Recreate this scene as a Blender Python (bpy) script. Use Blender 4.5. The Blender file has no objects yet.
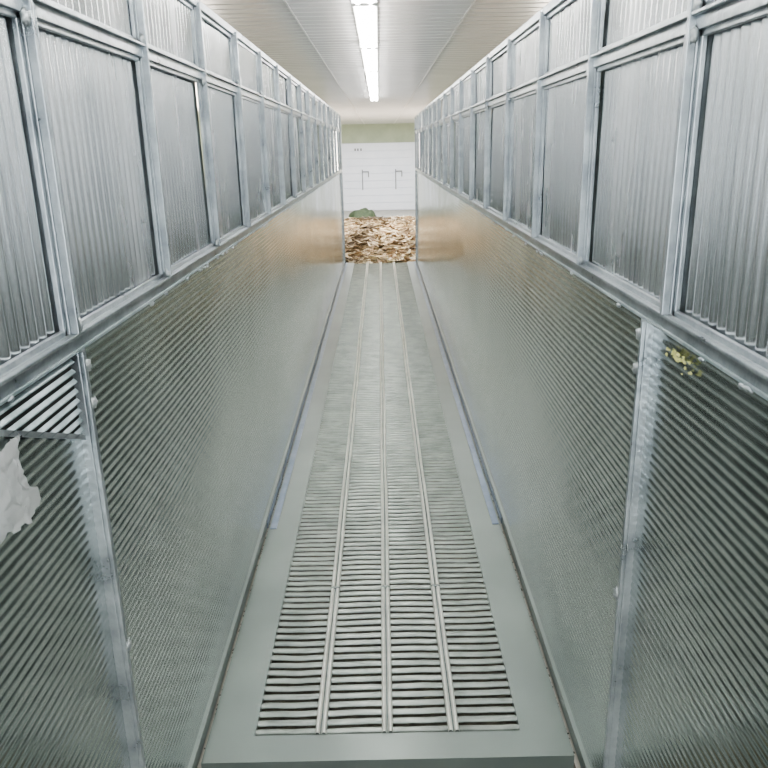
import bpy, math, random
from mathutils import Matrix, Vector, noise
random.seed(7)
H=1.5
XL=-0.336*H; XR=0.322*H
YN=0.15; YE=6.79*H
ZR=H*(1-0.19)      # main rail height
TOPL,TOPR=H*(1+.265),H*(1+.242)
MIDL,MIDR=H*(1+.135),H*(1+.112)
ZC=H*1.37
YB=13.6*H
FZ=-0.12
C=bpy.context.scene.collection
try: bpy.context.scene.view_settings.look='AgX - Medium High Contrast'
except Exception as e: print(e)

# ---------------- materials
def mat(name,col,rough=.5,metal=0.,noise_s=None,col2=None,bump=0,bscale=60,stretch=(1,1,1),rvar=0,detail=6,ramp=(.35,.7)):
    m=bpy.data.materials.new(name); m.use_nodes=True
    nt=m.node_tree; b=nt.nodes['Principled BSDF']
    b.inputs['Base Color'].default_value=(*col,1); b.inputs['Roughness'].default_value=rough
    b.inputs['Metallic'].default_value=metal
    tc=nt.nodes.new('ShaderNodeTexCoord'); mp=nt.nodes.new('ShaderNodeMapping')
    mp.inputs['Scale'].default_value=stretch
    nt.links.new(tc.outputs['Object'],mp.inputs[0])
    if noise_s:
        n=nt.nodes.new('ShaderNodeTexNoise'); n.inputs['Scale'].default_value=noise_s; n.inputs['Detail'].default_value=detail
        n.inputs['Roughness'].default_value=.6
        nt.links.new(mp.outputs[0],n.inputs['Vector'])
        r=nt.nodes.new('ShaderNodeValToRGB')
        r.color_ramp.elements[0].position=ramp[0]; r.color_ramp.elements[1].position=ramp[1]
        r.color_ramp.elements[0].color=(*col,1); r.color_ramp.elements[1].color=(*(col2 or col),1)
        nt.links.new(n.outputs[0],r.inputs[0]); nt.links.new(r.outputs[0],b.inputs['Base Color'])
        if rvar:
            mr=nt.nodes.new('ShaderNodeMapRange'); mr.inputs['From Min'].default_value=.3; mr.inputs['From Max'].default_value=.7
            mr.inputs['To Min'].default_value=rough-rvar; mr.inputs['To Max'].default_value=rough+rvar
            nt.links.new(n.outputs[0],mr.inputs[0]); nt.links.new(mr.outputs[0],b.inputs['Roughness'])
    if bump:
        n2=nt.nodes.new('ShaderNodeTexNoise'); n2.inputs['Scale'].default_value=bscale; n2.inputs['Detail'].default_value=3
        nt.links.new(mp.outputs[0],n2.inputs['Vector'])
        bp=nt.nodes.new('ShaderNodeBump'); bp.inputs['Strength'].default_value=bump; bp.inputs['Distance'].default_value=.004
        nt.links.new(n2.outputs[0],bp.inputs['Height']); nt.links.new(bp.outputs[0],b.inputs['Normal'])
    return m
M_louv=mat('louvre_sheet',(.50,.535,.53),.185,1.0,2.2,(.63,.67,.66),.04,22,rvar=.06,detail=4)
M_corr=mat('corrugated_galvanised',(.76,.785,.80),.25,1.0,6,(.94,.955,.965),.14,22,stretch=(1,1,.12),rvar=.07,detail=4)
M_frame=mat('galvanised_frame',(.25,.28,.30),.34,.8,14,(.45,.49,.51),.3,70,rvar=.08)
M_framed=mat('galvanised_frame_dark',(.17,.22,.23),.5,.5,14,(.33,.38,.40),.5,70)
M_weld=mat('weld_bead',(.27,.30,.31),.5,.6,60,(.40,.43,.43),.8,120)
M_fl=mat('grate_steel',(.15,.178,.168),.32,.4,2,(.19,.222,.208),0,20,detail=2)
M_slat=mat('grate_slats',(.185,.21,.195),.33,.5,9,(.29,.32,.295),.2,40)
M_rod=mat('grate_ribs',(.58,.59,.54),.3,.4,9,(.76,.76,.69),.2,40)
M_blue=mat('angle_blue_reflection',(.14,.18,.245),.3,.5,12,(.20,.245,.32),.1,50)  # bluish reflection on galvanised steel, put into the base colour
M_dark=mat('dark_gap',(.012,.014,.012),.9)
M_pit=mat('pit_dust',(.05,.048,.04),.9,0,30,(.13,.12,.09))
M_conc=mat('concrete',(.38,.37,.34),.85,0,8,(.50,.48,.44),.4,40)
M_ceil=mat('pvc_ceiling',(.70,.69,.68),.22,0,2,(.76,.75,.74),.05,8)
M_trim=mat('ceiling_trim',(.60,.59,.56),.4)
M_wall=mat('painted_wall',(.38,.44,.34),.8,0,3,(.45,.51,.40))
M_door=mat('white_door',(.78,.82,.92),.5,0,3,(.83,.86,.95))
M_hard=mat('door_hardware',(.20,.22,.25),.5,.3,20,(.28,.30,.33))
M_green=mat('green_tarp',(.03,.05,.025),.7,0,12,(.08,.11,.05),.5,30)
def emis(name,col,s):
    m=bpy.data.materials.new(name); m.use_nodes=True; b=m.node_tree.nodes['Principled BSDF']
    b.inputs['Base Color'].default_value=(.9,.9,.9,1)
    b.inputs['Emission Color'].default_value=(*col,1); b.inputs['Emission Strength'].default_value=s
    return m
M_em=emis('fluorescent_tube',(1,.98,.95),34)
M_lamp=mat('lamp_housing',(.8,.8,.78),.4)
M_leaf=bpy.data.materials.new('dried_leaves'); M_leaf.use_nodes=True
_n=M_leaf.node_tree; _a=_n.nodes.new('ShaderNodeAttribute'); _a.attribute_name='Col'
_n.links.new(_a.outputs['Color'],_n.nodes['Principled BSDF'].inputs['Base Color']); _n.nodes['Principled BSDF'].inputs['Roughness'].default_value=.6
M_film=mat('plastic_film',(.88,.9,.92),.3,0,20,(.97,.98,.99),.6,60)
_b=M_film.node_tree.nodes['Principled BSDF']; _b.inputs['Alpha'].default_value=.30
M_stain=mat('lichen_stain',(.28,.30,.10),.8,0,60,(.45,.43,.2),.6,90)

# ---------------- builders
class B:
    def __init__(s): s.v=[];s.f=[];s.m=[];s.mats=[]
    def mi(s,m):
        if m not in s.mats: s.mats.append(m)
        return s.mats.index(m)
    def add(s,vs,fs,m):
        o=len(s.v); s.v+=[tuple(v) for v in vs]; k=s.mi(m)
        for f in fs: s.f.append([i+o for i in f]); s.m.append(k)
    def box(s,a,b,m):
        x0,x1=sorted((a[0],b[0]));y0,y1=sorted((a[1],b[1]));z0,z1=sorted((a[2],b[2]))
        s.add([(x0,y0,z0),(x1,y0,z0),(x1,y1,z0),(x0,y1,z0),(x0,y0,z1),(x1,y0,z1),(x1,y1,z1),(x0,y1,z1)],
          [(0,3,2,1),(4,5,6,7),(0,1,5,4),(1,2,6,5),(2,3,7,6),(3,0,4,7)],m)
    def grid(s,fn,nu,nv,m,flip=False):
        vs=[fn(i,j) for i in range(nu) for j in range(nv)]
        fs=[]
        for i in range(nu-1):
            for j in range(nv-1):
                q=(i*nv+j,(i+1)*nv+j,(i+1)*nv+j+1,i*nv+j+1)
                fs.append(q[::-1] if flip else q)
        s.add(vs,fs,m)
    def blob(s,c,r,m,jit=.3,seed=0):
        vs=[];fs=[];nu,nv=6,8
        for i in range(nu+1):
            t=math.pi*i/nu
            for j in range(nv):
                p=2*math.pi*j/nv
                d=Vector((math.sin(t)*math.cos(p),math.sin(t)*math.sin(p),math.cos(t)))
                k=1+jit*noise.noise(d*2+Vector((seed,0,0)))
                vs.append((c[0]+r[0]*d.x*k,c[1]+r[1]*d.y*k,c[2]+r[2]*d.z*k))
        for i in range(nu):
            for j in range(nv):
                fs.append((i*nv+j,(i+1)*nv+j,(i+1)*nv+(j+1)%nv,i*nv+(j+1)%nv))
        s.add(vs,fs,m)
    def obj(s,name,parent=None,smooth=False,bevel=0):
        me=bpy.data.meshes.new(name); me.from_pydata(s.v,[],s.f)
        for m in s.mats: me.materials.append(m)
        me.polygons.foreach_set('material_index',s.m)
        if smooth: me.polygons.foreach_set('use_smooth',[True]*len(s.f))
        me.update()
        o=bpy.data.objects.new(name,me); C.objects.link(o)
        if parent: o.parent=parent
        if bevel:
            d=o.modifiers.new('bev','BEVEL'); d.width=bevel; d.segments=2; d.limit_method='ANGLE'
        return o
def empty(n):
    e=bpy.data.objects.new(n,None); C.objects.link(e); return e

# ---------------- tunnel side walls
def side(name,X,sg,ztop,zmid,y0post,ylow):
    par=empty(name)
    pitch=.0165; sub=6; z0=.035; z1=ZR-.02
    nz=int((z1-z0)/pitch*sub)+1
    prof=[0,.0006,.0012,.0016,.0014,.0006]
    ys=[]; y=YN
    while y<YE: ys.append(y); y+=(.014 if .6<y<3.2 else .05)
    ys.append(YE)
    def fn(i,j):
        yy=ys[i]; zz=z0+j*pitch/sub; row=j//sub
        w=.005*noise.noise(Vector((yy*.8,zz*1.3,sg*5)))+.0012*noise.noise(Vector((yy*4,zz*4,sg*9)))
        fade=1-.90*min(max((yy-2.2)/3.4,0),1)
        am=fade*(1+.45*noise.noise(Vector((yy*1.5,zz*2,sg*2))))
        if yy<3.2:
            am*=.86+.14*math.cos(2*math.pi*(yy/.07+row*.31))
        a=prof[j%sub]*am
        return (X+sg*(a+w-.004),yy,zz+.0015*noise.noise(Vector((yy*1.1,zz*.6,sg))))
    b=B(); b.grid(fn,len(ys),nz,M_louv,flip=(sg<0)); b.obj('louvre_sheet',par,smooth=True)
    posts=[y0post+k*.37*H for k in range(-2,18)]
    posts=[p for p in posts if p<YE-.1 and p>YN-.3]+[YE-.02]
    b=B(); fr=B(); wl=B()
    cp=.030; cs=6
    for (za,zb) in ((ZR+.0,zmid),(zmid,ztop-.01)):
        for p,q in zip(posts[:-1],posts[1:]):
            n=int((q-p)/cp*cs)+1
            off=random.uniform(-.002,.002); tl=random.uniform(-.004,.004); sk=random.uniform(-.008,.008)
            def fc(i,j):
                yy=p+i*cp/cs; t=j/7; zz=za+(zb-za)*t
                s_=math.sin(2*math.pi*i/cs)
                w=.003*noise.noise(Vector((yy*2.5,zz*2,sg*3+7)))
                return (X+sg*(.0036*s_-.0080+off+tl*t+sk*(yy-p)+w),min(yy,q),zz)
            b.grid(fc,n,8,M_corr,flip=(sg<0))
    b.obj('corrugated_sheet',par,smooth=True)
    pw=.040
    for k,p in enumerate(posts):
        w=pw*random.uniform(.85,1.1)
        fr.box((X,p-w/2,ZR),(X+sg*.008,p+w/2,ztop-.01),M_frame)
        fr.box((X+sg*.008,p-w/2,ZR+.01),(X+sg*.022,p-w/2+.008,ztop-.012),M_frame)
        if k%2==0:
            fr.box((X+sg*.008,p+w/2-.006,ZR+.01),(X+sg*.014,p+w/2,ztop-.012),M_frame)
        for zz in (ZR+.02,zmid-.02,zmid+.02):
            wl.blob((X+sg*.013,p+random.uniform(-.02,.02),zz),(.007,.012,.012),M_weld,.6,k+zz)
    for p,q in zip(posts[:-1],posts[1:]):
        for (za,zb) in ((ZR+.006,zmid-.01),(zmid+.01,ztop-.02)):
            t=.013
            a0,a1=p+pw*.5,q-pw*.5
            x1=X+sg*.0045
            fr.box((X-sg*.004,a0,za),(x1,a0+t*.7,zb),M_frame); fr.box((X-sg*.004,a1-t*.7,za),(x1,a1,zb),M_frame)
            fr.box((X-sg*.004,a0,zb-t),(x1,a1,zb),M_frame); fr.box((X-sg*.004,a0,za),(x1,a1,za+t),M_frame)
    y_0=posts[0]
    fr.box((X-sg*.004,y_0,zmid-.014),(X+sg*.011,YE,zmid+.014),M_frame)
    fr.box((X+sg*.011,y_0,zmid+.006),(X+sg*.020,YE,zmid+.012),M_frame)
    fr.box((X-sg*.03,y_0,ztop-.022),(X+sg*.014,YE,ztop),M_frame)
    fr.box((X-sg*.01,y_0,ZR-.022),(X+sg*.010,YE,ZR+.010),M_frame)
    fr.box((X+sg*.010,y_0,ZR+.004),(X+sg*.018,YE,ZR+.010),M_frame)
    fr.box((X+sg*.010,y_0,ZR-.022),(X+sg*.014,YE,ZR-.016),M_framed)
    for yy in (ylow,YE-.015):
        fr.box((X-sg*.006,yy-.016,.0),(X+sg*.012,yy+.016,ZR-.022),M_frame)
        fr.box((X+sg*.012,yy-.016,.0),(X+sg*.020,yy-.010,ZR-.022),M_frame)
    for zz in (.15,.62,1.1,ZR-.05):
        wl.blob((X+sg*.016,ylow+.004,zz),(.006,.016,.010),M_weld,.8,zz*7)
    fr.box((X-sg*.01,YN,.0),(X+sg*.008,YE,.04),M_fl)
    fr.obj('angle_iron_frame',par,bevel=.0015)
    for k in range(60):
        wl.blob((X+sg*.013,random.uniform(.9,YE),ZR-.024+random.uniform(-.003,.003)),(.004,.009,.004),M_frame,.8,k)
    wl.obj('weld_beads',par,smooth=True)
    return par
pl=side('wall_left',XL,1,TOPL,MIDL,.785*H,.79*H)
pr=side('wall_right',XR,-1,TOPR,MIDR,.82*H,.88*H)
# left: open louvre vent patch (slanted lower bar)
vb=B()
yb=.79*H-.03
x=XL+.004
zt=ZR-.026
zb0=ZR-.160
def zlow(y): return min(zb0+(yb-y)*.42,zt-.002)
ya=yb-(zt-.004-zb0)/.42
vb.add([(x,ya,zlow(ya)),(x,yb,zlow(yb)),(x,yb,zt),(x,ya,zt)],[(0,1,2,3)],M_dark)
for k in range(9):
    z=zt-.002-k*.0165
    if z<zlow(yb)+.006: break
    y0=max(ya,yb-(z-zb0)/.42)
    if y0>yb-.02: continue
    vb.add([(x+.001,y0,z),(x+.001,yb,z),(x+.006,yb,z-.005),(x+.006,y0,z-.005),(x+.006,yb,z-.007),(x+.006,y0,z-.007)],[(0,1,2,3),(3,2,4,5)],M_framed)
d=.007
vb.add([(x,ya,zlow(ya)-d),(x,yb,zlow(yb)-d),(x,yb,zlow(yb)+d*.3),(x,ya,zlow(ya)+d*.3),(x+.006,ya,zlow(ya)-d),(x+.006,yb,zlow(yb)-d),(x+.006,yb,zlow(yb)+d*.3),(x+.006,ya,zlow(ya)+d*.3)],
   [(4,5,6,7),(3,2,6,7),(0,1,5,4)],M_frame)
vb.obj('open_louvre_vent',pl)
sb=B()
for k in range(40):
    sb.blob((XR-.004,random.gauss(.70*H+.12,.03),ZR-.045-abs(random.gauss(0,.012))),(.0015,random.uniform(.002,.005),random.uniform(.001,.003)),M_stain,.8,k)
sb.obj('lichen_patch',pr)

# ---------------- grate floor
G=empty('floor_grate')
xc=(XL+XR)/2; hs=.2375*H
Y0=1.03*H; Y1=1.088*H
b=B()
b.box((XL+.014,Y0,-.02),(xc-hs,YE,0),M_fl); b.box((xc+hs,Y0,-.02),(XR-.014,YE,0),M_fl)
b.box((xc-hs,Y0,-.02),(xc+hs,Y1,0),M_fl)
b.box((XL+.014,Y0-.004,-.05),(XR-.014,Y0,-.0),M_fl)
b.obj('border_plate',G)
b=B()
cw=2*hs/4
cols=[(xc-hs+k*cw,xc-hs+(k+1)*cw) for k in range(4)]
p=.0345
for ci,(xa,xb) in enumerate(cols):
    xa2=xa+(.012 if ci else 0); xb2=xb-(.012 if ci<3 else 0)
    y=Y1+.012
    while y<YE-.02:
        w=.0100
        def fs_(i,j):
            t=i/8; a=math.pi*(j/6)
            xx=xa2+(xb2-xa2)*t
            dy=.0045*noise.noise(Vector((xx*9,y*3,ci)))+.0015*noise.noise(Vector((xx*30,y*30,ci)))
            return (xx,y+w-w*math.cos(a)+dy,-.012+.008*max(0,math.sin(a))**.7+.0015*noise.noise(Vector((xx*20,y*40,2))))
        b.grid(fs_,9,7,M_slat)
        y+=p
b.obj('slats',G,smooth=True)
b=B()
for k in range(1,4):
    x0=xc-hs+k*cw
    for o,r in ((-.0085,.0065),(.0085,.0065)):
        N=120
        def fr_(i,j):
            yy=Y1+(YE-Y1)*i/(N-1); a=math.pi*j/6
            wx=.004*noise.noise(Vector((yy*.9,k*3,0)))
            return (x0+o-r*math.cos(a)+wx,yy,r*1.4*math.sin(a)-.002)
        b.grid(fr_,N,7,M_rod,flip=True)
    b.box((x0-.014,Y1,-.02),(x0+.014,YE,-.004),M_fl)
    b.blob((x0,1.55*H,.005),(.018,.005,.005),M_fl,.3,k)
b.obj('divider_ribs',G,smooth=True)
b=B()
for xa,s in ((XL+.009,1),(XR-.009,-1)):
    b.box((xa+s*.012,1.85*H,.001),(xa+s*.038,YE,.004),M_blue)
    b.box((xa,1.85*H,.004),(xa+s*.003,YE,.030),M_blue)
b.obj('edge_angles',G)
b=B()
b.box((XL,Y0-.3,-.10),(XR,YE,-.065),M_pit)
for k in range(160):
    s=random.uniform(.001,.0025)
    sd=random.choice((XL+.012,XR-.012))
    b.blob((sd+random.uniform(-.002,.002),random.uniform(Y0,3.5),-.006),(s,s*1.4,s*.8),M_dark,.6,k)
for k in range(160):
    s=random.uniform(.003,.009)
    b.blob((random.uniform(XL,XR),Y0-random.uniform(.005,.05),-.064),(s,s*1.5,s*.7),M_stain if k%3==0 else M_pit,.6,k)
b.obj('debris_tray',G)

# ---------------- building shell
b=B(); b.box((-3.2,-2.5,FZ-.1),(3.2,YB+.2,FZ),M_conc); b.obj('floor')
b=B()
yy=-2.5; pw=.11
def plank(y):
    g=.012; dd=.007
    b.add([(-3.2,y,ZC+dd),(3.2,y,ZC+dd),(3.2,y+g,ZC),(-3.2,y+g,ZC),(3.2,y+pw-g,ZC),(-3.2,y+pw-g,ZC),(3.2,y+pw,ZC+dd),(-3.2,y+pw,ZC+dd)],
      [(0,1,2,3)[::-1],(3,2,4,5)[::-1],(5,4,6,7)[::-1]],M_ceil)
while yy<YB: plank(yy); yy+=pw
b.box((-3.2,-2.5,ZC+.007),(3.2,YB+.2,ZC+.05),M_ceil)
b.obj('ceiling')
b=B()
for xx in (-1.9,-.36,.40,1.9): b.box((xx-.004,-2.5,ZC-.002),(xx+.004,YB,ZC+.002),M_trim)
b.obj('trim_1')
b=B(); b.box((-3.2,YB,FZ),(3.2,YB+.15,ZC),M_wall); b.obj('wall_back')
b=B(); b.box((-3.3,-2.5,FZ),(-3.2,YB+.2,ZC),M_wall); b.obj('wall_outer_left')
b=B(); b.box((3.2,-2.5,FZ),(3.3,YB+.2,ZC),M_wall); b.obj('wall_outer_right')

# door
D=empty('door_1')
dz=H*1.06
b=B(); n=9
for k in range(n):
    z0=FZ+.02+k*(dz-FZ-.02)/n; z1=FZ+.02+(k+1)*(dz-FZ-.02)/n-.012
    b.box((-1.3,YB-.05,z0),(1.3,YB-.015,z1),M_door)
b.box((-1.3,YB-.03,FZ),(1.3,YB-.012,dz),M_door)
b.obj('door_panels',D,bevel=.004)
b=B()
for xx in (-.45,.42):
    b.box((xx-.012,YB-.07,.42),(xx+.012,YB-.05,.93),M_hard)
    b.box((xx-.012,YB-.08,.86),(xx+.17,YB-.05,.89),M_hard)
    b.box((xx+.15,YB-.08,.74),(xx+.17,YB-.05,.86),M_hard)
for xx in (-.62,-.55,-.47): b.box((xx-.02,YB-.06,1.40),(xx+.02,YB-.05,1.46),M_hard)
b.obj('door_handles',D)

# ---------------- leaf pile
def hgt(x,y):
    t=min(max((y-6.75*H)/(2.6*H),0),1)
    h=.07+ .11*t*t*(3-2*t)
    t2=min(max((y-10.6*H)/(.9*H),0),1); h*=1-t2
    h*=max(0,1-(abs(x)/2.4)**3)
    return FZ+max(0,h+.06*noise.noise(Vector((x*2,y*1.2,3)))+.03*noise.noise(Vector((x*7,y*4,1))))
P=B()
P.grid(lambda i,j:(-2.4+4.8*i/60,6.81*H+4.8*H*j/80,hgt(-2.4+4.8*i/60,6.81*H+4.8*H*j/80)),61,81,M_leaf)
base=len(P.v); cols_=[(.22,.15,.09)]*base
pal=[(.52,.42,.29),(.68,.58,.43),(.35,.25,.16),(.24,.17,.11),(.86,.79,.65),(.16,.12,.08),(.44,.36,.24),(.32,.28,.19),(.78,.69,.54)]
for k in range(9000):
    x=random.gauss(0,.85); y=6.83*H+random.random()**1.1*4.3*H
    if abs(x)>2.2: continue
    z=hgt(x,y)+random.uniform(.002,.03)
    L=random.uniform(.06,.24); W=L*random.uniform(.2,.5); a=random.gauss(0,.6)
    R=Matrix.Rotation(a,3,'Z')@Matrix.Rotation(random.gauss(0,.35),3,'X')@Matrix.Rotation(random.gauss(0,.22),3,'Y')
    q_=noise.noise(Vector((x*1.5,y*.8,9)))
    c=random.choice(pal); s=random.uniform(.75,1.1)*(1+1.5*q_); cu=random.uniform(-.03,.03)
    pts=[(-L/2,0,cu),(-L/6,-W/2,0),(-L/6,W/2,0),(L/5,-W/2.3,0),(L/5,W/2.3,0),(L/2,0,cu),(-L/6,0,-.006),(L/5,0,-.006)]
    vs=[R@Vector(q)+Vector((x,y,z)) for q in pts]
    vs=[(v.x,min(max(v.y,6.8*H),11.5*H),v.z) for v in vs]
    P.add(vs,[(0,1,6),(0,6,2),(1,3,7,6),(6,7,4,2),(3,5,7),(7,5,4)],M_leaf)
    cols_+=[tuple(min(max(q*s,.02),.95) for q in c)]*8
po=P.obj('dried_leaf_pile')
ca=po.data.color_attributes.new('Col','FLOAT_COLOR','POINT')
for i,c in enumerate(cols_): ca.data[i].color=(*c,1)
b=B()
def tarp(i,j):
    u=-1+2*i/20; v=-1+2*j/14
    r=max(0,1-(abs(u)**2.5+abs(v)**2.5))
    return (-.44+.34*u,12.2*H+.5*v,FZ+.19*r**.5*(1+.4*noise.noise(Vector((u*2,v*2,4)))))
b.grid(tarp,21,15,M_green)
b.obj('green_tarp_heap',smooth=True)

# ---------------- lamps
def lamp(LX,y0,L=1.28):
    E=empty('fluorescent_lamp')
    b=B(); b.box((LX-.05,y0,ZC-.014),(LX+.05,y0+L,ZC-.001),M_lamp)
    b.box((LX-.05,y0-.012,ZC-.038),(LX+.05,y0,ZC-.001),M_lamp); b.box((LX-.05,y0+L,ZC-.038),(LX+.05,y0+L+.012,ZC-.001),M_lamp)
    b.obj('housing',E,bevel=.002)
    b=B()
    for o in (-.024,.024):
        b.grid(lambda i,j:(LX+o+.014*math.cos(2*math.pi*j/12),y0+L*i/2,ZC-.030+.013*math.sin(2*math.pi*j/12)),3,13,M_em)
    b.obj('tubes',E,smooth=True)
for y0 in [-2.2,-.85,.5,1.85,3.2,4.55,5.9,7.25,8.35]: lamp(-.03*H,y0,1.28 if y0<8 else 1.1)
def area(n,loc,rot,sx,sy,e,col):
    l=bpy.data.lights.new(n,'AREA'); l.shape='RECTANGLE'; l.size=sx; l.size_y=sy; l.energy=e; l.color=col
    o=bpy.data.objects.new(n,l); o.location=loc; o.rotation_euler=rot; C.objects.link(o); return o
area('daylight_bay_right',(2.9,13.4,1.2),(0,math.radians(80),0),1.5,3.0,360,(1,.885,.77))
area('daylight_bay_left',(-2.9,13.4,1.2),(0,math.radians(-80),0),1.5,3.0,300,(1,.885,.77))
area('door_fill',(0,17.8,1.98),(0,0,0),3,2.4,115,(.88,.94,1))  # added fill to brighten the far door, no fixture there
area('entrance_fill',(0,-2.3,1.1),(math.radians(90),0,0),4,1.7,90,(.93,.97,1))  # unseen fill added behind the camera to lift the near walls
area('aisle_fill_left',(-2.3,4,.9),(math.radians(180),0,0),.3,10,50,(1,.97,.94))  # added upward fill to lighten the ceiling, not a real aisle fixture
area('aisle_fill_right',(2.3,4,.9),(math.radians(180),0,0),.3,10,50,(1,.97,.94))  # matching unseen fill on the right, also added for the ceiling

w=bpy.data.worlds.new('world'); bpy.context.scene.world=w; w.use_nodes=True
w.node_tree.nodes['Background'].inputs[0].default_value=(.80,.85,.88,1); w.node_tree.nodes['Background'].inputs[1].default_value=1.5

# plastic film on left wall
b=B()
def film(i,j):
    u=i/20; v=j/20
    e=.014*noise.noise(Vector((u*4,v*4,8)))
    return (XL+.005+.009*abs(noise.noise(Vector((i*.5,j*.4,2))))+.005*math.sin(math.pi*u),.86+(.10-.02*math.sin(v*5))*u+e,1.14-.12*v+e)
b.grid(film,21,21,M_film)
b.obj('plastic_film_scrap',smooth=True)

# ---------------- camera
cam=bpy.data.cameras.new('camera'); co=bpy.data.objects.new('camera',cam); C.objects.link(co)
cam.sensor_width=36; cam.lens=749/768*36; cam.clip_start=.02
co.matrix_world=Matrix.Translation((0,0,H))@Matrix.Rotation(math.radians(90-17.6),4,'X')@Matrix.Rotation(math.radians(-1.2),4,'Z')
bpy.context.scene.camera=co
